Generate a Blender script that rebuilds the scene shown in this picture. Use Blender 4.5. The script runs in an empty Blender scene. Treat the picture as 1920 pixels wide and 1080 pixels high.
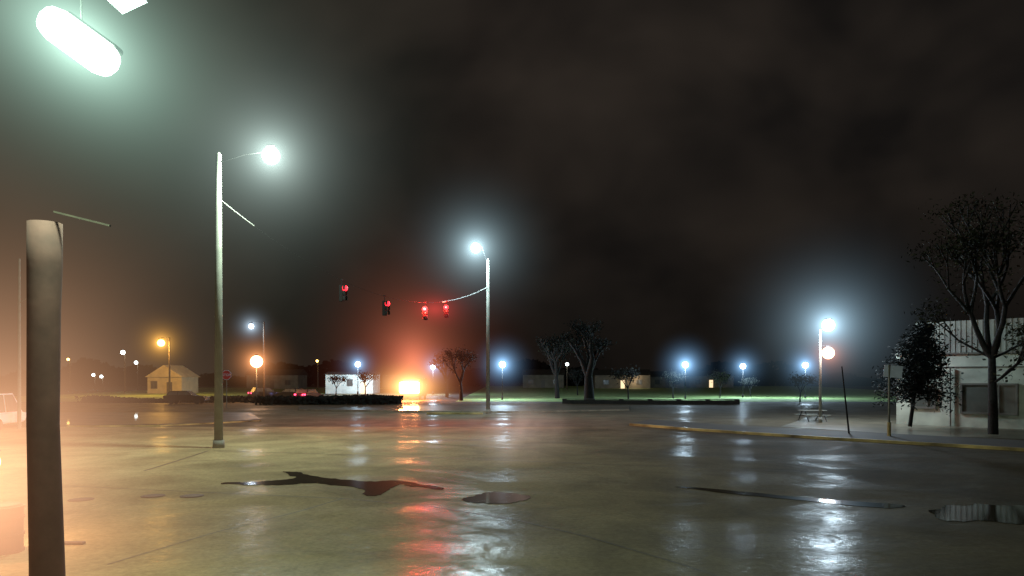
import bpy, bmesh, math, random
from mathutils import Vector, Matrix
from mathutils import noise as mnoise
random.seed(7)
F=1371.0; CH=3.2; HZ=705.0
K=.38   # overall lamp output
scene=bpy.context.scene
COL=scene.collection
def P(px,py,Y): return Vector(((px-960)/F*Y, Y, CH+(HZ-py)/F*Y))
def G(px,py):
    Y=CH*F/(py-HZ); return Vector(((px-960)/F*Y, Y, 0))
def X(px,Y): return (px-960)/F*Y

# ---------------------------------------------------------------- materials
def newmat(name):
    m=bpy.data.materials.new(name); m.use_nodes=True
    nt=m.node_tree; b=nt.nodes["Principled BSDF"]; return m,nt,b
def mat(name,c,rough=0.6,var=0.35,scale=3.0,metal=0.0,bump=0.0,coat=0.0):
    m,nt,b=newmat(name)
    tc=nt.nodes.new("ShaderNodeTexCoord")
    n=nt.nodes.new("ShaderNodeTexNoise"); n.inputs["Scale"].default_value=scale; n.inputs["Detail"].default_value=6
    nt.links.new(tc.outputs["Object"],n.inputs["Vector"])
    r=nt.nodes.new("ShaderNodeValToRGB")
    r.color_ramp.elements[0].position=0.3; r.color_ramp.elements[1].position=0.7
    r.color_ramp.elements[0].color=(c[0]*(1-var),c[1]*(1-var),c[2]*(1-var),1)
    r.color_ramp.elements[1].color=(min(1,c[0]*(1+var)),min(1,c[1]*(1+var)),min(1,c[2]*(1+var)),1)
    nt.links.new(n.outputs["Fac"],r.inputs["Fac"]); nt.links.new(r.outputs["Color"],b.inputs["Base Color"])
    b.inputs["Roughness"].default_value=rough; b.inputs["Metallic"].default_value=metal
    b.inputs["Coat Weight"].default_value=coat
    if bump>0:
        bp=nt.nodes.new("ShaderNodeBump"); bp.inputs["Strength"].default_value=bump; bp.inputs["Distance"].default_value=0.05
        nt.links.new(n.outputs["Fac"],bp.inputs["Height"]); nt.links.new(bp.outputs["Normal"],b.inputs["Normal"])
    return m
def emit(name,c,s):
    m,nt,b=newmat(name)
    b.inputs["Base Color"].default_value=(c[0]*.5,c[1]*.5,c[2]*.5,1)
    b.inputs["Emission Color"].default_value=(*c,1); b.inputs["Emission Strength"].default_value=s
    m.cycles.emission_sampling='NONE'
    return m
def wetmat(name,cl,cr,x0,x1,drylo,dryhi,scale=0.12,bump=0.25,lot=False):
    """wet paving: colour runs from pale concrete (cl) to dark asphalt (cr) across the lot"""
    m,nt,b=newmat(name); N=nt.nodes; L=nt.links
    tc=N.new("ShaderNodeTexCoord")
    def noise(s,d=6,dist=0.0,vec=None,rough=.5):
        n=N.new("ShaderNodeTexNoise"); n.inputs["Scale"].default_value=s; n.inputs["Detail"].default_value=d
        n.inputs["Distortion"].default_value=dist; n.inputs["Roughness"].default_value=rough
        L.new(vec or tc.outputs["Object"],n.inputs["Vector"]); return n
    def mr(src,a,bb,c,d):
        q=N.new("ShaderNodeMapRange"); q.inputs[1].default_value=a;q.inputs[2].default_value=bb;q.inputs[3].default_value=c;q.inputs[4].default_value=d
        L.new(src,q.inputs[0]); return q.outputs[0]
    def math2(op,a,bb):
        q=N.new("ShaderNodeMath"); q.operation=op
        for i,v in enumerate((a,bb)):
            if isinstance(v,(int,float)): q.inputs[i].default_value=v
            else: L.new(v,q.inputs[i])
        return q.outputs[0]
    def mixc(f,a,bb,mode='MIX'):
        q=N.new("ShaderNodeMix"); q.data_type='RGBA'; q.blend_type=mode
        if isinstance(f,(int,float)): q.inputs[0].default_value=f
        else: L.new(f,q.inputs[0])
        for i,v in ((6,a),(7,bb)):
            if isinstance(v,tuple): q.inputs[i].default_value=(*v,1)
            else: L.new(v,q.inputs[i])
        return q.outputs[2]
    sep=N.new("ShaderNodeSeparateXYZ"); L.new(tc.outputs["Object"],sep.inputs[0])
    big=noise(0.09,4,.4)
    xx=math2('ADD',sep.outputs[0],mr(big.outputs["Fac"],0,1,-7,7))
    f=mr(xx,x0,x1,0,1)
    base=mixc(f,cl,cr)
    st=noise(0.35,8,.6,rough=.65)
    stain=mr(st.outputs["Fac"],.3,.72,.58,1.35)
    fine=noise(9,6,rough=.7)
    fv=mr(fine.outputs["Fac"],.3,.7,.75,1.25)
    tot=math2('MULTIPLY',stain,fv)
    cmb=N.new("ShaderNodeCombineColor")
    for i in range(3): L.new(tot,cmb.inputs[i])
    col=mixc(1.0,base,cmb.outputs[0],'MULTIPLY')
    L.new(col,b.inputs["Base Color"])
    mp=N.new("ShaderNodeMapping"); mp.inputs["Scale"].default_value=(1,1.6,1); L.new(tc.outputs["Object"],mp.inputs[0])
    wet=noise(scale,7,.8,vec=mp.outputs[0],rough=.6)
    wsrc=wet.outputs["Fac"]
    if lot:  # wetter in the low asphalt part and close to the building apron
        wsrc=math2('ADD',wsrc,mr(sep.outputs[0],2,12,0,.04))
        wsrc=math2('ADD',wsrc,mr(sep.outputs[1],13,19,.15,0))
    w=mr(wsrc,drylo,dryhi,0,1)
    L.new(mr(w,0,1,.85,.65),b.inputs["Roughness"])
    b.inputs["Specular IOR Level"].default_value=.06
    rip=noise(1.3,8,.6,rough=.75)
    w2=math2('MULTIPLY',w,mr(rip.outputs["Fac"],.38,.62,.05,1))
    L.new(mr(w2,0,1,.02,.62),b.inputs["Coat Weight"])
    L.new(mr(w2,0,1,.30,.12),b.inputs["Coat Roughness"])
    b.inputs["Coat IOR"].default_value=1.33
    bp=N.new("ShaderNodeBump"); bp.inputs["Strength"].default_value=bump; bp.inputs["Distance"].default_value=.03
    bn=noise(3.5,6,rough=.65); L.new(bn.outputs["Fac"],bp.inputs["Height"])
    L.new(bp.outputs["Normal"],b.inputs["Normal"]); L.new(bp.outputs["Normal"],b.inputs["Coat Normal"])
    return m
M_lot=wetmat("wet_lot",(.37,.29,.155),(.09,.073,.048),-10,10,.49,.70,bump=.4,lot=True)
M_road=wetmat("wet_road",(.18,.145,.085),(.11,.092,.062),-20,20,.50,.74,.2,.4)
M_soil=mat("damp_soil",(.04,.032,.02),.8,.4,.6,bump=.5)
M_grass=mat("park_grass",(.26,.38,.13),.85,.4,.8,bump=.6)
M_puddle=mat("puddle_water",(.035,.027,.016),.07,.3,1.0)
M_joint=mat("joint_tar",(.07,.055,.04),.6,.3,4)
M_conc=mat("kerb_concrete",(.25,.22,.16),.55,.3,2,coat=.2)
M_yellow=mat("kerb_yellow",(.42,.32,.12),.65,.8,.7,coat=.15)
M_walk=mat("walk_concrete",(.15,.13,.09),.5,.35,.7,coat=.25)
M_galv=mat("galvanised_pole",(.20,.205,.17),.75,.2,2)
M_wire=mat("wire_steel",(.3,.3,.27),.7,.2,2)
M_dark=mat("dark_housing",(.007,.006,.006),.9)
M_rust=mat("brown_post",(.10,.042,.032),.9,.3,3,bump=.2)
M_wood=mat("wood",(.12,.09,.06),.75,.35,6,bump=.3)
M_brk=mat("dull_bracket",(.07,.05,.03),.9,.35,6)
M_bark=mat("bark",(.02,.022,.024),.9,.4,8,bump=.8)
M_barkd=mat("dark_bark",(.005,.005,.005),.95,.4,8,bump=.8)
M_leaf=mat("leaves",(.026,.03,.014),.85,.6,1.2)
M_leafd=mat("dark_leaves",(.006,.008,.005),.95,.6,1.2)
M_white=mat("white_wall",(.42,.45,.37),.75,.38,.7,bump=.1)
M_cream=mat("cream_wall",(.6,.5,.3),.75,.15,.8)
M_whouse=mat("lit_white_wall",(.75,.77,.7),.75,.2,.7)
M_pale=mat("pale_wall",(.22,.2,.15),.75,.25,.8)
M_roofm=mat("metal_siding",(.27,.285,.25),.6,.35,.6)
M_shingle=mat("shingle",(.04,.036,.028),.8,.3,3)
M_glass=mat("dark_glass",(.11,.115,.10),.15,.2,1)
M_frame=mat("window_frame",(.14,.13,.11),.5,.15,2)
M_carw=mat("white_paint",(.7,.7,.7),.3,.05,1,coat=.8)
M_card=mat("dark_paint",(.02,.02,.022),.3,.1,1,coat=.8)
M_tyre=mat("tyre",(.02,.02,.02),.8)
M_red=mat("stop_red",(.45,.02,.03),.4,.1,2)
M_signw=mat("sign_white",(.6,.66,.8),.4,.12,2)
M_drum=mat("drum_brown",(.12,.03,.025),.95,.4,4)
M_iron=mat("cast_iron",(.09,.05,.035),.7,.3,12,bump=.4)
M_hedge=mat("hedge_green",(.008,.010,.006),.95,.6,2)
E_cool=emit("lens_cool",(.85,1,.97),9)
E_blue=emit("lens_blue",(.75,.88,1),9)
E_green=emit("lens_flood",(.8,1,.9),9)
E_sod=emit("lens_sodium",(1,.62,.16),8)
E_warm=emit("lens_warm",(1,.6,.32),7)
E_peach=emit("lens_peach",(1,.65,.38),4)
E_red=emit("lens_red",(1,.02,.035),4)
E_win=emit("lit_window",(1,.75,.45),1.2)
M_lensoff=mat("lens_off",(.01,.01,.008),.5)
LAMP_MATS={E_cool.name,E_blue.name,E_green.name,E_sod.name,E_warm.name,E_peach.name,E_red.name}

# ---------------------------------------------------------------- mesh helpers
def box(bm,c,s,rot=None,bev=0):
    r=bmesh.ops.create_cube(bm,size=1.0)
    vs=r['verts']
    mt=Matrix.Translation(Vector(c))@(rot.to_4x4() if rot else Matrix.Identity(4))@Matrix.Diagonal((s[0],s[1],s[2],1))
    bmesh.ops.transform(bm,matrix=mt,verts=vs)
    if bev:
        es=list({e for v in vs for e in v.link_edges})
        bmesh.ops.bevel(bm,geom=es,offset=bev,segments=3,affect='EDGES',profile=.5)
def cone(bm,a,b,ra,rb,n=12,cap=True):
    a=Vector(a);b=Vector(b);d=b-a
    if d.length<1e-6:return
    q=d.to_track_quat('Z','Y').to_matrix().to_4x4()
    mt=Matrix.Translation((a+b)/2)@q
    bmesh.ops.create_cone(bm,cap_ends=cap,segments=n,radius1=ra,radius2=rb,depth=d.length,matrix=mt)
def ball(bm,c,r,s=(1,1,1),n=16):
    bmesh.ops.create_uvsphere(bm,u_segments=n,v_segments=max(6,n//2),radius=r,matrix=Matrix.Translation(Vector(c))@Matrix.Diagonal((*s,1)))
def poly(bm,pts):
    vs=[bm.verts.new(p) for p in pts]; return bm.faces.new(vs)
def prism(bm,pts,z0,z1):
    n=len(pts)
    a=[bm.verts.new((p[0],p[1],z0)) for p in pts]; b=[bm.verts.new((p[0],p[1],z1)) for p in pts]
    bm.faces.new(b); bm.faces.new(a[::-1])
    for i in range(n): bm.faces.new((a[i],a[(i+1)%n],b[(i+1)%n],b[i]))
def obj(name,bm,m,parent=None,loc=(0,0,0),smooth=False,rotz=0):
    me=bpy.data.meshes.new(name)
    bmesh.ops.recalc_face_normals(bm,faces=bm.faces[:])
    bm.to_mesh(me);bm.free()
    me.materials.append(m)
    if smooth:
        for p in me.polygons:p.use_smooth=True
    o=bpy.data.objects.new(name,me);COL.objects.link(o);o.location=loc;o.rotation_euler[2]=rotz
    if m.name in LAMP_MATS or m.name.startswith("truck_"): o.visible_shadow=False   # translucent lamp globe lets its bulb shine out
    if parent:o.parent=parent
    return o
def part(name,parent,m,fn,smooth=False):
    bm=bmesh.new();fn(bm);return obj(name,bm,m,parent,smooth=smooth)
def tag(o,label,cat,group=None):
    o["label"]=label;o["category"]=cat
    if group:o["group"]=group
def thing(name,loc,label,cat,group=None,rotz=0):
    e=bpy.data.objects.new(name,None);e.empty_display_size=.3;COL.objects.link(e);e.location=loc;e.rotation_euler[2]=rotz
    tag(e,label,cat,group);return e
def single(name,m,fn,loc,label,cat,group=None,rotz=0,smooth=False):
    bm=bmesh.new();fn(bm);o=obj(name,bm,m,None,loc,smooth,rotz);tag(o,label,cat,group);return o
def light(parent,loc,p,c,r=.25):
    l=bpy.data.lights.new("bulb",'POINT');l.energy=p*K;l.color=c;l.shadow_soft_size=r
    o=bpy.data.objects.new("bulb",l);COL.objects.link(o);o.location=loc
    if parent:o.parent=parent
    return o
# lamp halo painted as a self-glowing ball, its emission falling off from the centre
def glow_ball(loc,A,R,col,core=.15,squash=(1,1,1),noisy=False,flat=False,roty=0):
    m=bpy.data.materials.new("painted_glow");m.use_nodes=True;nt=m.node_tree;N=nt.nodes;L=nt.links;N.clear()
    out=N.new("ShaderNodeOutputMaterial");e=N.new("ShaderNodeEmission");e.inputs[0].default_value=(*col,1)
    tc=N.new("ShaderNodeTexCoord");ln=N.new("ShaderNodeVectorMath");ln.operation='LENGTH';L.new(tc.outputs["Object"],ln.inputs[0])
    def mt(op,a,b=None,clamp=False):
        q=N.new("ShaderNodeMath");q.operation=op;q.use_clamp=clamp
        for i,v in enumerate((a,b)):
            if v is None:continue
            if isinstance(v,(int,float)):q.inputs[i].default_value=v
            else:L.new(v,q.inputs[i])
        return q.outputs[0]
    r=ln.outputs["Value"]
    tap=mt('SUBTRACT',1.0,mt('DIVIDE',r,R),True)
    tap=mt('MULTIPLY',tap,tap)
    if flat: s=mt('MULTIPLY',tap,A)
    else: s=mt('MULTIPLY',tap,mt('DIVIDE',A,mt('ADD',mt('MULTIPLY',r,r),core)))
    if noisy:
        n=N.new("ShaderNodeTexNoise");n.inputs["Scale"].default_value=2.6/R;n.inputs["Detail"].default_value=3;n.inputs["Distortion"].default_value=.6
        L.new(tc.outputs["Object"],n.inputs["Vector"])
        mr=N.new("ShaderNodeMapRange");mr.inputs[1].default_value=.36;mr.inputs[2].default_value=.66;mr.inputs[3].default_value=.2;mr.inputs[4].default_value=1.6
        L.new(n.outputs["Fac"],mr.inputs[0]);s=mt('MULTIPLY',s,mr.outputs[0])
    L.new(s,e.inputs[1]);L.new(e.outputs[0],out.inputs["Volume"])
    bm=bmesh.new();bmesh.ops.create_icosphere(bm,subdivisions=3,radius=R*1.02)
    me=bpy.data.meshes.new("glow_ball");bm.to_mesh(me);bm.free();me.materials.append(m)
    o=bpy.data.objects.new("glow_ball",me);COL.objects.link(o);o.location=loc;o.scale=squash;o.rotation_euler[1]=roty;o["kind"]="structure"
    o.visible_shadow=False   # emission only: nothing in it to cast a shadow
    o.hide_viewport=True     # hidden in the viewport so ray casts pass through the painted glow; still rendered
    return o
def copytree(root,loc,rotz=None,scale=None,label=None):
    n=root.copy();COL.objects.link(n);n.location=loc
    if rotz is not None:n.rotation_euler[2]=rotz
    if scale:n.scale=(scale,)*3
    if label:n["label"]=label
    def rec(a,b):
        for c in list(a.children):
            k=c.copy();COL.objects.link(k);k.parent=b;rec(c,k)
    rec(root,n);return n
def structure(name,m,pts,z,z1=None):
    bm=bmesh.new()
    if z1 is None: poly(bm,[(p[0],p[1],z) for p in pts])
    else: prism(bm,pts,z,z1)
    o=obj(name,bm,m);o["kind"]="structure";return o

# ---------------------------------------------------------------- ground
structure("ground",M_soil,[(-900,-60),(900,-60),(900,1500),(-900,1500)],0)
structure("road",M_road,[(-200,46),(200,46),(200,86),(-200,86)],.006)
structure("side_road",M_road,[(-34,86.0),(-9,86.0),(-14,210),(-24,210)],.006)
structure("parking_lot",M_lot,[(-60,-20),(60,-20),(60,45.9),(-60,45.9)],.012)
structure("park_grass",M_grass,[(-7,90),(70,90),(95,240),(-8,240)],.03)
structure("lawn",M_grass,[(-75,90),(-36,90),(-30,200),(-85,200)],.03)
def offs(p,q,d):
    v=(q-p).normalized();n=Vector((-v.y,v.x,0));return n*d
def kerb(name,pts,m,w=.16,h=.13):
    bm=bmesh.new()
    for i in range(len(pts)-1):
        a,b=Vector(pts[i]),Vector(pts[i+1]);a.z=b.z=0;o=offs(a,b,w)
        prism(bm,[a,b,b+o,a+o],0,h)
    k=obj(name,bm,m);k["kind"]="structure";return k
vp=[G(1180,798),G(1300,808),G(1550,825),G(1740,836),G(1920,847),G(2150,862)]
kerb("yellow_kerb",vp,M_yellow,.22,.15)
back=[p+Vector((2.2,4.6,0)) for p in vp]
isl=[p+Vector((.05,.26,0)) for p in vp]+back[::-1]
structure("verge",M_soil,isl,0.01,.13)
structure("yard",M_walk,[(17,46.2),(22,39),(60,20),(80,60),(25,60)],.004+.012)
kerb("left_kerb",[G(125,801),G(300,800),G(400,795),G(490,790)],M_yellow,.14,.10)
structure("left_verge",M_walk,[G(118,798.5),G(300,797.5),G(400,793),G(488,788),G(470,775),G(-100,775),G(-100,800)],.01,.08)
kerb("far_kerb",[G(560,770),G(800,773),G(960,774),G(1180,770)],M_conc,.25,.14)
kerb("far_yellow_kerb",[G(800,776.5),G(905,777)],M_yellow,.2,.145)
structure("pavement",M_walk,[G(560,769),G(800,772),G(960,773),G(1180,769),G(1180,762),G(560,762)],.01,.1)
def strip(name,pts,w,m,z):
    bm=bmesh.new()
    for i in range(len(pts)-1):
        a,b=pts[i],pts[i+1];o=offs(a,b,w);poly(bm,[(v.x,v.y,z+.0003*i) for v in (a,b,b+o,a+o)])
    k=obj(name,bm,m);k["kind"]="structure"
strip("paving_joint",[G(272,884),G(330,866),G(392,846)],.08,M_joint,.017)
strip("paving_joint",[G(120,912),G(400,925),G(640,936),G(800,950),G(960,975),G(1100,1008),G(1250,1052),G(1400,1100)],.035,M_joint,.017)
strip("paving_joint",[G(400,846),G(650,853),G(900,862),G(1150,872),G(1500,885)],.05,M_joint,.017)
strip("paving_joint",[G(640,936),G(560,960),G(400,1000),G(200,1060)],.03,M_joint,.017)
def smoothpts(pts,n=4,amp=.12):
    out=[];L=len(pts)
    for i in range(L):
        p0,p1,p2,p3=pts[i-1],pts[i],pts[(i+1)%L],pts[(i+2)%L]
        for k in range(n):
            t=k/n
            q=.5*((2*p1)+(p2-p0)*t+(2*p0-5*p1+4*p2-p3)*t*t+(-p0+3*p1-3*p2+p3)*t**3)
            v=mnoise.noise_vector(q*1.7)*amp+mnoise.noise_vector(q*6)*amp*.4
            out.append(q+Vector((v.x,v.y*2.0,0)))
    return out
def puddle(pix,amp=.12):
    pts=smoothpts([G(*p) for p in pix],10,amp)
    bm=bmesh.new();f=poly(bm,[(p.x,p.y,.022) for p in pts]);bmesh.ops.triangulate(bm,faces=[f])
    o=obj("puddle",bm,M_puddle);o["kind"]="structure"
puddle([(415,908),(470,903),(530,901),(552,897),(530,885),(556,887),(600,896),(680,903),(750,903),(815,913),(832,921),(780,914),(745,911),(730,920),(706,932),(684,929),(668,916),(600,908),(500,911)],.15)
puddle([(868,938),(885,931),(905,927),(940,924),(975,928),(990,934),(980,941),(940,946),(895,945)],.12)
puddle([(1265,914),(1330,917),(1450,929),(1560,938),(1680,947),(1690,952),(1640,953),(1500,939),(1400,930),(1300,918)],.05)
puddle([(1742,960),(1775,951),(1850,948),(1930,949),(2000,951),(2000,977),(1920,984),(1850,979),(1780,980)],.14)

# ---------------------------------------------------------------- street lamps (tall)
def cobra(base,top_z,head,label,em,col,power,r0=.23,r1=.13,wide=.5,halo=None):
    t=thing("street_lamp",base,label,"street lamp","tall street lamps over the lot and road")
    h=Vector(head)-Vector(base)
    def pole(bm):
        cone(bm,(0,0,0),(0,0,.35),r0*1.35,r0*1.25,16);cone(bm,(0,0,.35),(0,0,top_z),r0,r1,16)
        cone(bm,(0,0,top_z),(0,0,top_z+.12),r1*1.1,.02,16)
    part("pole",t,M_galv,pole,True)
    part("arm",t,M_dark,lambda bm:[cone(bm,(0,0,top_z-.35),(h.x*.5,h.y*.5,h.z+wide*.3),.022,.02,8),cone(bm,(h.x*.5,h.y*.5,h.z+wide*.3),(h.x,h.y,h.z+wide*.5),.02,.02,8)])
    part("lamp_housing",t,M_dark,lambda bm:box(bm,(h.x,h.y,h.z+wide+.0),(wide*.9,wide*.8,.08),bev=.03))
    part("lamp_lens",t,em,lambda bm:ball(bm,(h.x,h.y,h.z),wide*.94,(1,1,1),24),True)
    light(t,(h.x,h.y,h.z),power,col,wide)
    glow_ball(head,*halo)
    return t
b1=G(410,840)
cobra(b1,P(410,290,b1.y).z,P(508,292,b1.y-.5),"tall tapered grey steel street lamp with bright white head",E_cool,(.8,1,.84),15500,.19,.12,.40,halo=(.24,8.5,(.76,1,.93)))
b2=Vector((X(915,60),60,.1))
cobra(b2,P(915,490,60).z,P(892,465,59.6),"tall slim grey street lamp with white head beside the road",E_blue,(.68,.92,1),14000,.17,.11,.42,halo=(.33,8.5,(.62,.9,1)))
b3=Vector((X(1538,50),50,.02))
cobra(b3,P(1538,622,50).z,P(1553,610,49.6),"street lamp with bluish white head near a pale building",E_blue,(.66,.86,1),8500,.10,.07,.44,halo=(.36,9,(.52,.8,1)))
p1=Vector((b1.x,b1.y,P(410,372,b1.y).z));p2=Vector((b2.x,b2.y,P(915,538,60).z))
def wp(t,s=2.7):
    q=p1.lerp(p2,t);q.z-=4*s*t*(1-t);return q
def wire(bm):
    n=40
    for i in range(n):
        k0=len(bm.faces)
        near=i<3 or i>28
        rr=.03 if i<3 else (.042 if i>28 else .006)
        cone(bm,wp(i/n),wp((i+1)/n),rr,rr,6,False)
        bm.faces.ensure_lookup_table()
        if not near:
            for f in bm.faces[k0:]: f.material_index=1  # mid-span given the dark material: weaker lamp light put into the colour
w_=single("span_wire",M_wire,wire,(0,0,0),"sagging steel span wire strung between two tall poles","cable")
w_.data.materials.append(M_dark)
def signal(t,rz,label="",e=110):
    q=wp(t)
    s=thing("traffic_signal",q,label,"traffic light","red traffic signals hanging from the span wire",rz)
    part("hanger",s,M_dark,lambda bm:[cone(bm,(0,0,.04),(0,0,-.25),.02,.02,8),box(bm,(0,0,.02),(.12,.12,.08))])
    part("housing",s,M_dark,lambda bm:[box(bm,(0,0,-.74),(.28,.2,.92),bev=.03)])
    for k,z in enumerate((-.46,-.75,-1.04)):
        part("visor",s,M_dark,lambda bm:[box(bm,(0.17*math.cos(a),-.22,z+.17*math.sin(a)),(.07,.14,.015),Matrix.Rotation(-(a+math.pi/2),3,'Y')) for a in [math.radians(v) for v in range(-20,201,22)]])
        part("lens",s,E_red if k==0 else M_lensoff,lambda bm:ball(bm,(0,-.20 if k==0 else -.12,z),.17 if k==0 else .11,(1,.9 if k==0 else .5,1),16),True)
    if e:light(s,(0,-.46,-.46),e,(1,.045,.03),.12)
signal(.313,math.radians(76),"black traffic signal lit red and turned aside on span wire",0)
signal(.465,math.radians(70),"black traffic signal lit red and turned aside on span wire",0)
signal(.643,math.radians(-8),"black traffic signal with red lens lit on span wire",5200)
signal(.749,math.radians(-5),"black traffic signal with red lens lit on span wire",1800)
glow_ball(wp(.69)+Vector((0,-.3,-.5)),.16,3.2,(1,.06,.06),.5,(1.3,1,.8))
def beacon(base,head,col,em,power,r,label,cat="beacon light",halo=None,arm_to=None):
    t=thing("beacon_light",base,label,cat)
    h=Vector(head)-Vector(base)
    if arm_to is None:
        part("pole",t,M_galv,lambda bm:[cone(bm,(0,0,0),(0,0,.3),.14,.12,12),cone(bm,(0,0,.3),(0,0,h.z-r),.07,.06,12)],True)
    else:
        a=Vector(arm_to)-Vector(base)
        part("arm",t,M_dark,lambda bm:cone(bm,(a.x,a.y,h.z+r+.05),(h.x,h.y,h.z+r+.05),.03,.03,8))
    part("lamp_globe",t,em,lambda bm:ball(bm,(0,0,h.z),r*.95,(1,1,1),24),True)
    part("lamp_cap",t,M_dark,lambda bm:cone(bm,(0,0,h.z+r),(0,0,h.z+r*1.15),r*.4,r*.2,12))
    light(t,(0,0,h.z),power,col,r)
    glow_ball(head,*halo)
hb=P(1553,662,49.5)
beacon(Vector((hb.x,hb.y,hb.z)),hb,(1,.32,.14),E_warm,500,.42,"glowing salmon coloured globe hung beside a street lamp pole",halo=(.15,3.0,(1,.34,.18)),arm_to=(b3.x,b3.y,0))
beacon(Vector((X(481,92),92,.1)),P(481,678,92),(1,.5,.22),E_warm,4500,.8,"pole with large glowing warm orange globe near far road",halo=(.5,7,(1,.38,.14)))

# ---------------------------------------------------------------- small far lamps
park=thing("park_lamp",Vector((X(1285,100),100,.03)),"slender dark park lamp post with bright bluish white lantern on grass","park lamp","park lamps standing on the lit grass")
zl=P(0,684,100).z-.03
part("post",park,M_dark,lambda bm:[cone(bm,(0,0,0),(0,0,.5),.14,.1,10),cone(bm,(0,0,.5),(0,0,zl-.4),.06,.05,10)],True)
part("lantern",park,E_blue,lambda bm:ball(bm,(0,0,zl),.42,(1,1,1),20),True)
part("lantern_cap",park,M_dark,lambda bm:cone(bm,(0,0,zl+.45),(0,0,zl+.53),.25,.03,12))
light(park,(0,0,zl),9500,(.6,.82,1),.44)
for px,d,sc,s2 in((1285,100,1,1),(942,98,1.0,.9),(1393,108,.98,.55),(1510,104,1.0,.75),(812,125,1.0,.5),(671,125,1.1,.6)):
    if px!=1285: copytree(park,(X(px,d),d,.03),scale=sc)
    glow_ball((X(px,d),d,.03+zl*sc),.6*s2,5.2,(.30,.60,1),.2)
def faroff(px,py,d,em,col,power,r,label,name="street_lamp",px_pole=None,halo=None):
    base=Vector((X(px_pole or px,d),d,0));h=P(px,py,d)-base
    t=thing(name,base,label,"street lamp","small street lamps in the distance")
    off=0 if px_pole else -.3-r
    part("pole",t,M_wood,lambda bm:cone(bm,(0,0,0),(0,0,h.z+.3+r),.16,.1,10),True)
    part("arm",t,M_dark,lambda bm:cone(bm,(0,0,h.z+r+.2),(h.x+.01,off,h.z+.25+r),.04,.04,6))
    part("lamp_lens",t,em,lambda bm:ball(bm,(h.x,off,h.z),r*.95,(1,1,1),16),True)
    part("lamp_housing",t,M_dark,lambda bm:box(bm,(h.x,off,h.z+r+.12),(r*1.2,r*1.1,.15),bev=.04))
    if power:light(t,(h.x,off,h.z),power,col,r)
    if halo:glow_ball(P(px,py,d),*halo)
faroff(302,643,118,E_sod,(1,.5,.1),11000,.6,"wooden pole lamp glowing sodium yellow above a small house",px_pole=318,halo=(.5,7,(1,.48,.08)))
faroff(471,612,100,E_blue,(.7,.85,1),2500,.36,"wooden pole street lamp with small white light",px_pole=495,halo=(.22,4,(.6,.8,1)))
for px,py,d,e,r in((234,661,140,E_cool,.42),(258,680,170,E_cool,.4),(131,674,150,E_sod,.28),(178,703,170,E_cool,.35),(193,706,170,E_cool,.35),(596,677,170,E_sod,.3),(1063,683,170,E_cool,.4)):
    faroff(px,py,d,e,None,0,r,"distant pole lamp with small dim light")
single("utility_pole",M_galv,lambda bm:[cone(bm,(0,0,0),(-.0,0,P(0,485,44).z),.11,.07,12),cone(bm,(0,0,7.6),(.5,0,7.9),.03,.03,6)],(X(36,44),44,0),"thin grey steel pole beside a white vehicle","pole")

# ---------------------------------------------------------------- near post, canopy and floodlight
PB=Vector((X(84,9),9,.012))
zt=P(0,420,9).z
post=thing("wooden_post",PB,"thick brown weathered post with small bracket on wet paving","post")
def rpost(bm):
    rings=[]
    for z,r,x in ((0,.2,.05),(1.2,.187,.02),(2.6,.175,-.02),(4.0,.18,-.01),(zt-.5,.19,0),(zt,.19,0),(zt+.01,.01,0)):
        rings.append([bm.verts.new((x+r*math.cos(a),r*math.sin(a),z)) for a in [i*math.tau/24 for i in range(24)]])
    for a,b in zip(rings,rings[1:]):
        for i in range(24):bm.faces.new((a[i],a[(i+1)%24],b[(i+1)%24],b[i]))
part("post_body",post,M_rust,rpost,True)
part("bracket",post,M_brk,lambda bm:box(bm,(.52,-.1,zt+.03),(.70,.035,.022),Matrix.Rotation(math.radians(14),3,'Y')))
fl=P(148,78,8.2)
cn=thing("canopy",Vector((-4.6,0,0)),"flat dark canopy carrying a floodlight over the lot","canopy")
part("roof_slab",cn,M_dark,lambda bm:box(bm,(0,2.1,7.75),(3.6,12.4,.3),bev=.03))
for y in(-2.4,1.8):part("column",cn,M_rust,lambda bm:cone(bm,(-1.4,y-1.6,0),(-1.4,y-1.6,7.6),.12,.12,16))
fx=thing("floodlight",fl,"elongated blazing greenish white floodlight hanging under canopy edge","floodlight")
R=Matrix.Rotation(math.radians(36),3,'Y')
part("bracket",fx,M_dark,lambda bm:cone(bm,(0,.05,.15),(0,.05,7.6-fl.z),.012,.012,8))
part("lamp_housing",fx,M_dark,lambda bm:box(bm,R@Vector((0,.12,.17)),(.7,.2,.1),R,.04))
part("lamp_lens",fx,E_green,lambda bm:box(bm,(0,0,0),(1.0,.36,.38),R,.18),True)
for s in(-.27,.27):light(fx,R@Vector((s,-.0,0)),1700,(.66,1,.74),.19)
glow_ball(fl,.14,2.8,(.62,1,.82),.04,(1.5,1,1),roty=math.radians(36))
f2=P(215,-50,7.8)
sn=thing("lit_sign_box",f2,"pale translucent lit box hanging from the canopy edge","sign")
part("lamp_panel",sn,emit("lens_panel",(.8,1,.95),1.2),lambda bm:box(bm,(0,0,0),(.30,.3,.66),Matrix.Rotation(math.radians(-25),3,'Y')))
dr=G(4,1036)
d=thing("litter_drum",dr+Vector((0,0,.012)),"reddish brown litter drum standing on the wet lot","litter bin")
def drum(bm):
    r=.33
    for z0,z1,a,b in((0,.04,r+.02,r+.02),(.04,.3,r,r),(.3,.34,r+.02,r+.02),(.34,.6,r,r),(.6,.64,r+.02,r+.02),(.64,.80,r,r),(.80,.83,r+.025,r+.025)):cone(bm,(0,0,z0),(0,0,z1),a,b,28)
part("drum_body",d,M_drum,drum)
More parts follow.
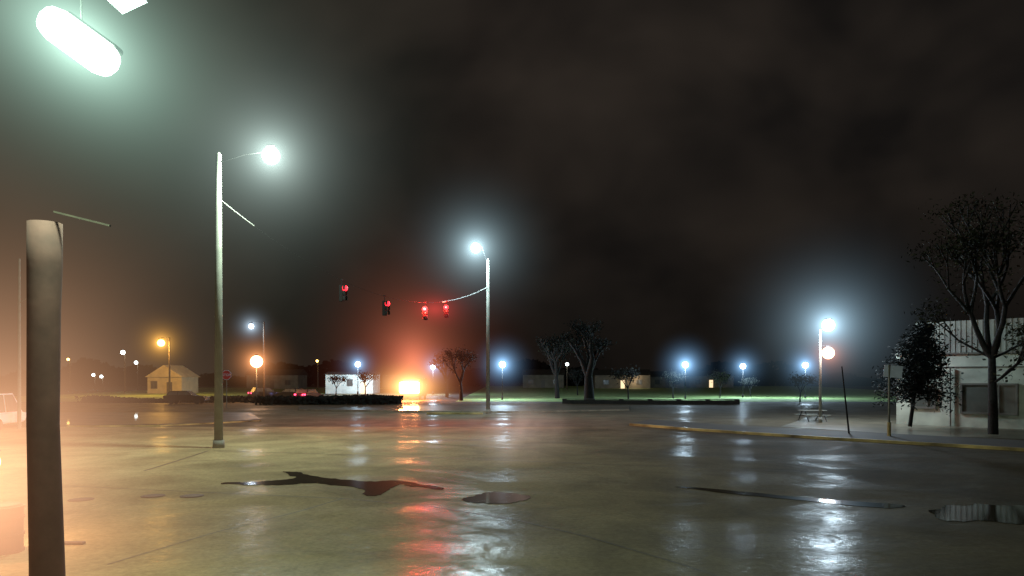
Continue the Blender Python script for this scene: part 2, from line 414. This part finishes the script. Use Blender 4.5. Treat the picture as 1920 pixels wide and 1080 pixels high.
part("drum_lid",d,M_dark,lambda bm:cone(bm,(0,0,.832),(0,0,.86),.32,.28,28))
bl=thing("added_glow_lamp",Vector((X(-22,13.5),13.5,.012)),"added bollard lamp with peach lantern for the warm glow at left","added lamp")
zb=P(0,868,13.5).z
part("added_lamp_post",bl,M_dark,lambda bm:[cone(bm,(0,0,0),(0,0,.05),.16,.16,16),cone(bm,(0,0,.05),(0,0,zb-.2),.1,.1,16)],True)
part("lantern",bl,E_peach,lambda bm:ball(bm,(0,0,zb),.19,(1,1,1),20),True)
part("lantern_cap",bl,M_dark,lambda bm:cone(bm,(0,0,zb+.2),(0,0,zb+.27),.2,.12,20))
light(bl,(0,0,zb),700,(1,.5,.25),.2)  # warm lamp added just out of view for the glow at left
glow_ball((X(-20,10.2),10.2,zb+.2),.80,4.8,(1,.50,.26),1.1,(1,1,1.35))  # painted warm veil over the left edge and the near post
for px,py in((152,938),(287,931),(360,931)):
    single("manhole_cover",M_iron,lambda bm:[cone(bm,(0,0,0),(0,0,.012),.3,.3,24),cone(bm,(0,0,.012),(0,0,.018),.25,.25,24)],G(px,py)+Vector((0,0,.013)),"small round rusty access cover set in wet paving","manhole cover","access covers in the paving")
single("wheel_stop",M_iron,lambda bm:box(bm,(0,0,.03),(.45,.12,.05),bev=.02),G(136,1022)+Vector((0,0,.012)),"short worn brown wheel stop on wet paving","wheel stop")

# ---------------------------------------------------------------- vehicles
def car(loc,rz,L=4.6,W=1.85,H=1.6,paint=M_card,label="",group=None,front=None,tail=None,name="parked_car",boxy=False):
    c=thing(name,loc,label,"car" if not boxy else "truck",group,rz)
    if boxy: prof=[(-L/2,.45),(-L/2,H),(L*.28,H),(L*.34,H*.62),(L*.49,H*.52),(L/2,.45)]
    else: prof=[(-L/2,.38),(-L/2+.03,.95),(-L*.47,1.0),(L*.18,1.0),(L*.47,.82),(L/2,.62),(L/2,.38)]
    def body(bm):
        n=len(prof)
        a=[bm.verts.new((x,-W/2,z)) for x,z in prof];b=[bm.verts.new((x,W/2,z)) for x,z in prof]
        bm.faces.new(a);bm.faces.new(b[::-1])
        for i in range(n):bm.faces.new((a[i],b[i],b[(i+1)%n],a[(i+1)%n]))
        bmesh.ops.bevel(bm,geom=bm.edges[:],offset=.07,segments=2,affect='EDGES')
        if not boxy:
            lo=[(-L*.43,.98),(-L*.36,H),(L*.05,H),(L*.2,.98)]
            v=[bm.verts.new((x,-W/2*(.97 if z<1.2 else .78),z)) for x,z in lo];w=[bm.verts.new((x,W/2*(.97 if z<1.2 else .78),z)) for x,z in lo]
            bm.faces.new(v);bm.faces.new(w[::-1])
            for i in range(4):bm.faces.new((v[i],w[i],w[(i+1)%4],v[(i+1)%4]))
    part("body",c,paint,body)
    if boxy:
        part("window",c,M_glass,lambda bm:box(bm,(L*.318,0,H*.79),(.02,W*.85,H*.3),Matrix.Rotation(math.radians(-11),3,'Y')))
        for s in(-1,1):part("window",c,M_glass,lambda bm:box(bm,(L*.17,s*(W/2+.004),H*.76),(L*.14,.01,H*.24)))
    else:
        for s in(-1,1):
            def sw(bm):
                for x0,x1,y0,y1 in((-.40,-.17,-.345,-.16),(-.15,.17,-.14,.035)):
                    poly(bm,[(L*x0,s*(W/2*.965+.012),1.04),(L*x1,s*(W/2*.965+.012),1.04),(L*y1,s*(W/2*.80+.012),H-.08),(L*y0,s*(W/2*.80+.012),H-.08)])
            part("window",c,M_glass,sw)
        part("windscreen",c,M_glass,lambda bm:poly(bm,[(L*.19,-W*.43,1.04),(L*.19,W*.43,1.04),(L*.068,W*.37,H-.06),(L*.068,-W*.37,H-.06)]))
        part("rear_window",c,M_glass,lambda bm:poly(bm,[(-L*.43,-W*.42,1.04),(-L*.43,W*.42,1.04),(-L*.372,W*.36,H-.06),(-L*.372,-W*.36,H-.06)]))
    wr=.34 if not boxy else .42
    for sx in(-.31,.31):
        for s in(-1,1):
            part("wheel",c,M_tyre,lambda bm:[cone(bm,(L*sx,s*(W/2-.2),wr),(L*sx,s*(W/2+.02),wr),wr,wr,20),cone(bm,(L*sx,s*(W/2+.02),wr),(L*sx,s*(W/2+.03),wr),wr*.6,wr*.5,12)])
    hz=.72 if not boxy else 1.65
    for s in(-1,1):
        part("headlight",c,front or M_glass,lambda bm:ball(bm,(L/2-.02,s*W*.25,hz),.18,(.35,1,.75),14) if not boxy else box(bm,(L/2+.1,s*.66,hz),(.5,1.38,1.5),bev=.24),True)
        part("tail_light",c,tail or M_red,lambda bm:box(bm,(-L/2-.01,s*W*.38,.85),(.05,.26,.2),bev=.02))
    return c
tr=car((X(776,100),100,.006),math.radians(-93),6.2,2.6,2.9,M_card,"box truck with blazing warm headlights driving on wet road",None,emit("truck_headlight",(1,.68,.32),14),None,"delivery_truck",True)
for s in(-1,1):light(tr,(4.0,s*.75,1.6),8500,(1,.28,.08),.5)
tc_=Vector((X(776,100),95.8,1.75))
glow_ball(tc_,1.6,4.8,(1,.50,.16),.35,(1.8,1,1.2))
glow_ball(tc_+Vector((.6,-1,3.2)),.80,20,(1,.25,.13),4,(1,1,1.25))
car((X(-6,44),44,.01),math.radians(96),4.9,1.95,2.15,M_carw,"white utility vehicle parked beside the wet lot",name="parked_car")
E_tail=emit("tail_lit",(1,.05,.12),6);E_bl=emit("lamp_blueish",(.3,.35,1),3)
grp="dark cars parked near the far road"
c1=car((X(580,94),94,.01),math.radians(75),4.5,1.8,1.5,M_card,"dark car seen from behind with red tail lights lit",grp,None,E_tail);light(c1,(-2.8,0,.9),200,(1,.05,.1),.1)
car((X(545,100),100,.01),math.radians(150),4.5,1.8,1.5,M_card,"dark car parked by the far road",grp,E_bl,E_tail)
car((X(500,102),102,.01),math.radians(35),4.6,1.8,1.6,M_card,"dark car parked by the far road with red lamps",grp,None,E_tail)
car((X(350,84),84,.01),math.radians(5),4.6,1.8,1.5,M_card,"dark car parked beside a lawn",grp)

# ---------------------------------------------------------------- buildings
def house(loc,rz,W,D,Hh,Hr,wall,roof,label,wins,door=None,ridge_x=True,lit=None):
    h=thing("house",loc,label,"house",None,rz)
    part("wall",h,wall,lambda bm:box(bm,(0,0,Hh/2),(W,D,Hh)))
    def rf(bm):
        o=.35
        if ridge_x:
            pts=[(-D/2-o,Hh+.003),(0,Hh+Hr),(D/2+o,Hh+.003)]
            a=[bm.verts.new((-W/2-o,y,z)) for y,z in pts];b=[bm.verts.new((W/2+o,y,z)) for y,z in pts]
        else:
            pts=[(-W/2-o,Hh+.003),(0,Hh+Hr),(W/2+o,Hh+.003)]
            a=[bm.verts.new((x,-D/2-o,z)) for x,z in pts];b=[bm.verts.new((x,D/2+o,z)) for x,z in pts]
        bm.faces.new(a);bm.faces.new(b[::-1])
        for i in range(3):bm.faces.new((a[i],b[i],b[(i+1)%3],a[(i+1)%3]))
    part("roof",h,roof,rf)
    for x,z,w,hh in wins:
        wn=part("window",h,M_frame,lambda bm:box(bm,(x,-D/2-.02,z),(w+.2,.06,hh+.2)))
        part("pane",wn,M_glass,lambda bm:[box(bm,(x-w/4-.01,-D/2-.055,z),(w/2-.05,.02,hh)),box(bm,(x+w/4+.01,-D/2-.055,z),(w/2-.05,.02,hh))])
    if door is not None:
        part("door",h,lit or M_frame,lambda bm:box(bm,(door,-D/2-.03,1.05),(1.0,.06,2.1)))
    return h
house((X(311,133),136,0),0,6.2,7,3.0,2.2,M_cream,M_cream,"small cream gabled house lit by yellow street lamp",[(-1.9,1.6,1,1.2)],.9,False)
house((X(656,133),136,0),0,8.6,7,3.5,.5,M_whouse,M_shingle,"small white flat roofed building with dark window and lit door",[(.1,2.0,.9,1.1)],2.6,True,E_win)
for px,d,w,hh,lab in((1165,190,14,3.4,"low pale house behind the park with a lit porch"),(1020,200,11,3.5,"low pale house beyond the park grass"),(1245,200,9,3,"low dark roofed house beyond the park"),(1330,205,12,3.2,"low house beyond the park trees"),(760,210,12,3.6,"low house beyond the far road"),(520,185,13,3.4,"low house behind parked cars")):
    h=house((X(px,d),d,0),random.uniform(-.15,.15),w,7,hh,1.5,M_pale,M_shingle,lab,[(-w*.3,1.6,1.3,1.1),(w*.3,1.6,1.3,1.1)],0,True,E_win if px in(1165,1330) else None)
    if px==1165: light(h,(3,-5.2,2.2),500,(1,.7,.45),.2)
A=Vector((25.6,48.7,.016));ang=-math.pi/4
bd=thing("commercial_building",A,"white walled building with ribbed metal upper siding and dark windows","building",None,ang)
BL=24
part("wall",bd,M_white,lambda bm:box(bm,(BL/2,6,2.35),(BL,12,4.7)))
def mans(bm):
    n=int((BL-1.2)/.30)
    for i in range(n):
        x0=1.2+i*.30
        box(bm,(x0+.15,-.06,5.66),(.296,.10,2.0))
        box(bm,(x0+.15,-.118,5.66),(.05,.022,2.0))
part("siding",bd,M_roofm,mans)
part("roof",bd,M_shingle,lambda bm:box(bm,(BL/2+.6,6.05,5.64),(BL-1.2,12,1.9)))
part("fascia",bd,M_frame,lambda bm:[box(bm,(BL/2,-.07,4.60),(BL+.1,.10,.10)),box(bm,(BL/2,-.03,3.75),(BL,.04,.06))])
for x,z,w,hh in((1.62,1.75,1.25,1.15),(5.25,1.78,2.8,1.7),(10.5,1.8,3.0,1.7)):
    wn=part("window",bd,M_frame,lambda bm:[box(bm,(x,-.04,z+hh/2+.05),(w+.24,.10,.12)),box(bm,(x,-.04,z-hh/2-.05),(w+.24,.10,.12)),box(bm,(x-w/2-.06,-.04,z),(.12,.10,hh-.02)),box(bm,(x+w/2+.06,-.04,z),(.12,.10,hh-.02)),box(bm,(x+w*.2,-.04,z),(.05,.08,hh-.02))])
    part("pane",wn,M_glass,lambda bm:box(bm,(x,-.012,z),(w,.02,hh)))
part("downpipe",bd,M_galv,lambda bm:cone(bm,(3.2,-.12,.0),(3.2,-.12,3.7),.05,.05,8))

# ---------------------------------------------------------------- signs, table, low wall
sg=G(1667,822);sg.z=.13
s=thing("road_sign",sg,"small pale blue rectangular sign on grey post by yellow kerb","sign")
part("sign_post",s,M_galv,lambda bm:cone(bm,(0,0,0),(0,0,3.65),.05,.05,10),True)
part("sign_panel",s,M_signw,lambda bm:box(bm,(.17,-.07,3.3),(.85,.03,.62),Matrix.Rotation(.1,3,'Y')@Matrix.Rotation(-.35,3,'Z'),bev=.008))
part("post_base",s,M_yellow,lambda bm:cone(bm,(0,0,0),(0,0,.7),.09,.09,12))
st=Vector((X(425,72),72,0))
s=thing("stop_sign",st,"red octagonal stop sign with white border on thin post","sign")
part("sign_post",s,M_galv,lambda bm:cone(bm,(0,0,0),(0,0,3.3),.035,.035,8))
zc=3.3
part("sign_border",s,M_signw,lambda bm:bmesh.ops.create_cone(bm,cap_ends=True,segments=8,radius1=.50,radius2=.50,depth=.02,matrix=Matrix.Translation((0,-.05,zc))@Matrix.Rotation(math.pi/2,4,'X')@Matrix.Rotation(math.pi/8,4,'Z')))
part("sign_panel",s,M_red,lambda bm:bmesh.ops.create_cone(bm,cap_ends=True,segments=8,radius1=.46,radius2=.46,depth=.02,matrix=Matrix.Translation((0,-.065,zc))@Matrix.Rotation(math.pi/2,4,'X')@Matrix.Rotation(math.pi/8,4,'Z')))
cu=bpy.data.curves.new("lettering",'FONT');cu.body="STOP";cu.size=.34;cu.align_x='CENTER';cu.align_y='CENTER';cu.extrude=.004
tmp=bpy.data.objects.new("tmp",cu);COL.objects.link(tmp)
dg=bpy.context.evaluated_depsgraph_get();me=bpy.data.meshes.new_from_object(tmp.evaluated_get(dg));bpy.data.objects.remove(tmp)
to=bpy.data.objects.new("lettering",me);me.materials.clear();me.materials.append(M_signw);COL.objects.link(to);to.parent=s;to.location=(0,-.083,zc);to.rotation_euler=(math.pi/2,0,0)
lp=G(1592,817);lp.z=.1
single("leaning_post",M_dark,lambda bm:cone(bm,(0,0,0),(X(1578,38)-X(1592,38),0,P(0,690,38).z),.05,.03,10),lp,"thin dark leaning post standing near yellow kerb","post")
tb=G(1523,790);tb.z=.012
t=thing("picnic_table",tb,"metal picnic table with benches on wet paving","table",None,.1)
part("table_top",t,M_galv,lambda bm:[box(bm,(0,-.3+i*.15,.76),(1.8,.13,.04)) for i in range(5)])
for s_ in(-1,1):part("bench_seat",t,M_galv,lambda bm:[box(bm,(0,s_*.72+j*.14,.45),(1.8,.12,.04)) for j in(-.5,.5)])
for x in(-.65,.65):part("table_leg",t,M_dark,lambda bm:(cone(bm,(x,-.75,0),(x,-.2,.74),.03,.03,8),cone(bm,(x,.75,0),(x,.2,.74),.03,.03,8),box(bm,(x,0,.41),(.05,1.6,.05))))
def lowwall(p,q,h,m,label):
    a,b=Vector(p),Vector(q);a.z=b.z=0
    mid=(a+b)/2;L=(b-a).length;rz=math.atan2(b.y-a.y,b.x-a.x)
    t=thing("low_wall",mid,label,"wall",None,rz)
    part("wall_body",t,m,lambda bm:[box(bm,(0,0,h/2),(L,.35,h))]+[box(bm,(-L/2+.2+i*(L-.4)/6,0,h/2),(.5,.5,h+.1)) for i in range(7)])
    part("coping",t,M_shingle,lambda bm:box(bm,(0,0,h+.1),(L+.1,.6,.08),bev=.02))
M_wallb=mat("dark_brick",(.02,.018,.015),.9,.4,4)
lowwall(G(1055,757),G(1385,758),.45,M_wallb,"low dark brick wall at the edge of the park grass")

# ---------------------------------------------------------------- trees
def treegen(seed,H,r,lean=0,depth=4,spread=.55,leafn=6,leafs=.16,upw=.25,fork=.35,bend=.10,lat=0):
    rnd=random.Random(seed);tb=bmesh.new();lb=bmesh.new()
    def leafc(c,n,rad):
        for _ in range(n):
            p=c+Vector((rnd.gauss(0,rad),rnd.gauss(0,rad),rnd.gauss(0,rad*.7)))
            s=leafs*rnd.uniform(.6,1.4)
            a=Vector((rnd.uniform(-1,1),rnd.uniform(-1,1),rnd.uniform(-1,1))).normalized()
            b=a.orthogonal().normalized()
            vs=[lb.verts.new(v) for v in (p-a*s,p+b*s*.5,p+a*s,p-b*s*.5)];lb.faces.new(vs)
    def grow(p,d,L,r,k):
        n=3;q=p;dd=d
        bd_=bend if k else bend*.25
        for i in range(n):
            nd=(dd+Vector((rnd.gauss(0,bd_),rnd.gauss(0,bd_),rnd.gauss(0,.05)+.03))).normalized()
            e=q+nd*(L/n);r0=r*(1-.3*i/n);r1=r*(1-.3*(i+1)/n)
            cone(tb,q,e,r0,r1,10 if k<2 else 5,False);q=e;dd=nd
            if k>=2 and rnd.random()<.8:leafc(q,leafn//2,.35)
            if k==0 and lat and i>=1:
                for _ in range(lat):
                    az=rnd.uniform(0,6.28);grow(q,(Vector((math.cos(az),math.sin(az),.55))).normalized(),L*.45,r*.3,2)
        if k>=depth:
            leafc(q,leafn,.45);return
        nb=rnd.choice((2,3,3)) if k>0 else 4
        for j in range(nb):
            az=rnd.uniform(0,6.28) if k>0 else j*1.57+rnd.uniform(-.4,.4)
            sp=spread*rnd.uniform(.6,1.3)
            o=Vector((math.cos(az),math.sin(az),0))
            nd=(dd*math.cos(sp)+o*math.sin(sp)+Vector((0,0,upw*.5))).normalized()
            grow(q,nd,L*rnd.uniform(.62,.85),r*.62,k+1)
    grow(Vector((0,0,0)),Vector((lean,0,1)).normalized(),H*fork,r,0)
    return tb,lb
def tree(loc,label,seed,H,r,lm,group=None,rz=0,bark=None,**kw):
    t=thing("tree",loc,label,"tree",group,rz)
    tb,lb=treegen(seed,H,r,**kw)
    obj("trunk",tb,bark or M_bark,t,smooth=True);obj("crown",lb,lm,t)
    return t
tb0=G(1862,818);tb0.z=.1
tree(tb0,"tall thin tree with sparse leaves beside the white building",21,9.6,.26,M_leaf,depth=4,leafn=18,leafs=.11,spread=.45,fork=.42,lat=2)
gp="dark park trees on and around the lit grass"
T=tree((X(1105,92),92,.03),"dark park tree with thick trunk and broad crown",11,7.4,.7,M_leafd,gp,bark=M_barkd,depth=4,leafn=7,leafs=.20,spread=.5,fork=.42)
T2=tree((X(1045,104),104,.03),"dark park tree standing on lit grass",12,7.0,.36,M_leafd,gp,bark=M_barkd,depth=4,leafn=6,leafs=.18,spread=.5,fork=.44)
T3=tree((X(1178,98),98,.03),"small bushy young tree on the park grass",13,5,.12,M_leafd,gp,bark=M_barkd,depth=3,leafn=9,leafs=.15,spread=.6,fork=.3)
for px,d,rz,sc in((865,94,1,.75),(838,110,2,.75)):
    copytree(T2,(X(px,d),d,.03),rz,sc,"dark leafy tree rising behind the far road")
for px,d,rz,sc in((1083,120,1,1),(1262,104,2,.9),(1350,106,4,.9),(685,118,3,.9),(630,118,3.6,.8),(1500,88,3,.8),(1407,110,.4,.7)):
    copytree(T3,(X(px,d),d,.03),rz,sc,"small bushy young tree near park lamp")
def conifer(loc,label,H,R0,lean,seed,nb=150,nl=46):
    t=thing("evergreen_tree",loc,label,"tree")
    rnd=random.Random(seed)
    tp=Vector((lean,0,H))
    tb=bmesh.new();lb=bmesh.new()
    cone(tb,(0,0,0),tp*.5,.12,.08,10,False);cone(tb,tp*.5,tp,.08,.02,8,False)
    for i in range(nb):
        f=.32+.68*(i/(nb-1))
        c=tp*f;az=rnd.uniform(0,6.28)
        Rr=R0*(1-f)**.5*rnd.uniform(.6,1.15)+.12
        e=c+Vector((math.cos(az)*Rr,math.sin(az)*Rr,rnd.uniform(-.5,.25)*Rr))
        cone(tb,c,e,.025,.008,4,False)
        for k in range(nl):
            u=rnd.uniform(.1,1.05);p=c.lerp(e,u)+Vector((rnd.gauss(0,.15),rnd.gauss(0,.15),rnd.gauss(-.1,.15)))
            a=Vector((rnd.gauss(0,1),rnd.gauss(0,1),rnd.gauss(-.6,.6))).normalized();b=a.orthogonal().normalized();s_=rnd.uniform(.07,.16)
            lb.faces.new([lb.verts.new(v) for v in(p-a*s_,p+b*s_*.4,p+a*s_,p-b*s_*.4)])
    obj("trunk",tb,M_barkd,t,smooth=True);obj("crown",lb,M_leafd,t)
sp=G(1706,803);sp.z=.1
conifer(sp,"dark shaggy evergreen tree leaning before the white wall",6.3,2.7,.9,4,220,60)
def clumps(name,x0,x1,y,zmax,n,s,seed):
    rnd=random.Random(seed);bm=bmesh.new()
    for i in range(n):
        x=rnd.uniform(x0,x1);top=zmax*(.6+.3*math.sin(x*.09+seed)+.15*math.sin(x*.31));z=rnd.uniform(0,1)**.8*top
        p=Vector((x,y+rnd.uniform(-3,3),max(.1,z)));a=Vector((rnd.uniform(-1,1),rnd.uniform(-1,1),rnd.uniform(-1,1))).normalized();b=a.orthogonal()
        q=s*rnd.uniform(.6,1.4);f=[bm.verts.new(v) for v in(p-a*q,p+b*q*.6,p+a*q,p-b*q*.6)];bm.faces.new(f)
    o=obj(name,bm,M_hedge);o["kind"]="stuff";o["label"]="dark belt of distant trees behind the houses";o["category"]="trees"
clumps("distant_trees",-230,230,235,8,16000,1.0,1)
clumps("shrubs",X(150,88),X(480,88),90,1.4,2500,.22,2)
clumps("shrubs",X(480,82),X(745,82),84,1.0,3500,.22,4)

# pale smear painted as a self-glowing patch low over the paving
glow_ball(P(968,806,27),.15,2.5,(1,.72,.60),.15,(1.05,1,.8),noisy=True,flat=True)

# ---------------------------------------------------------------- world: night sky with low, faintly lit cloud
w=bpy.data.worlds.new("World");scene.world=w;w.use_nodes=True
nt=w.node_tree;N=nt.nodes;L=nt.links;bg=N["Background"]
sky=N.new("ShaderNodeTexSky");sky.sky_type='NISHITA';sky.sun_disc=False;sky.sun_elevation=math.radians(-8)
tc=N.new("ShaderNodeTexCoord")
mp=N.new("ShaderNodeMapping");mp.inputs["Scale"].default_value=(1,1,1.3);L.new(tc.outputs["Generated"],mp.inputs[0])
n1=N.new("ShaderNodeTexNoise");n1.inputs["Scale"].default_value=4.5;n1.inputs["Detail"].default_value=3;n1.inputs["Distortion"].default_value=.2;L.new(mp.outputs[0],n1.inputs["Vector"])
cr=N.new("ShaderNodeValToRGB");cr.color_ramp.elements[0].position=.36;cr.color_ramp.elements[0].color=(.0072,.0062,.0056,1)
cr.color_ramp.elements[1].position=.76;cr.color_ramp.elements[1].color=(.025,.0195,.0155,1)
L.new(n1.outputs["Fac"],cr.inputs[0])
sp_=N.new("ShaderNodeSeparateXYZ");L.new(tc.outputs["Generated"],sp_.inputs[0])
gx=N.new("ShaderNodeMapRange");gx.inputs[1].default_value=-.05;gx.inputs[2].default_value=-.55;gx.inputs[3].default_value=0;gx.inputs[4].default_value=1;L.new(sp_.outputs[0],gx.inputs[0])
mx=N.new("ShaderNodeMix");mx.data_type='RGBA';mx.blend_type='ADD';mx.inputs[7].default_value=(.034,.034,.024,1)
L.new(gx.outputs[0],mx.inputs[0]);L.new(cr.outputs[0],mx.inputs[6])
gz=N.new("ShaderNodeMapRange");gz.inputs[1].default_value=.02;gz.inputs[2].default_value=.30;gz.inputs[3].default_value=.5;gz.inputs[4].default_value=1;L.new(sp_.outputs[2],gz.inputs[0])
cc=N.new("ShaderNodeCombineColor")
for i in range(3):L.new(gz.outputs[0],cc.inputs[i])
mz=N.new("ShaderNodeMix");mz.data_type='RGBA';mz.blend_type='MULTIPLY';mz.inputs[0].default_value=1;L.new(mx.outputs[2],mz.inputs[6]);L.new(cc.outputs[0],mz.inputs[7])
m2=N.new("ShaderNodeMix");m2.data_type='RGBA';m2.blend_type='ADD';m2.inputs[0].default_value=.02
L.new(mz.outputs[2],m2.inputs[6]);L.new(sky.outputs[0],m2.inputs[7])
L.new(m2.outputs[2],bg.inputs[0]);bg.inputs[1].default_value=1.0

# ---------------------------------------------------------------- camera
cd=bpy.data.cameras.new("camera");cam=bpy.data.objects.new("camera",cd);COL.objects.link(cam);scene.camera=cam
cam.location=(0,0,CH);cam.rotation_euler=(math.radians(90),0,0)
cd.sensor_width=36;cd.lens=36*F/1920;cd.shift_y=(HZ-540)/1920;cd.clip_end=3000;cd.clip_start=.05
scene.view_settings.view_transform='Standard';scene.view_settings.look='None';scene.view_settings.exposure=0
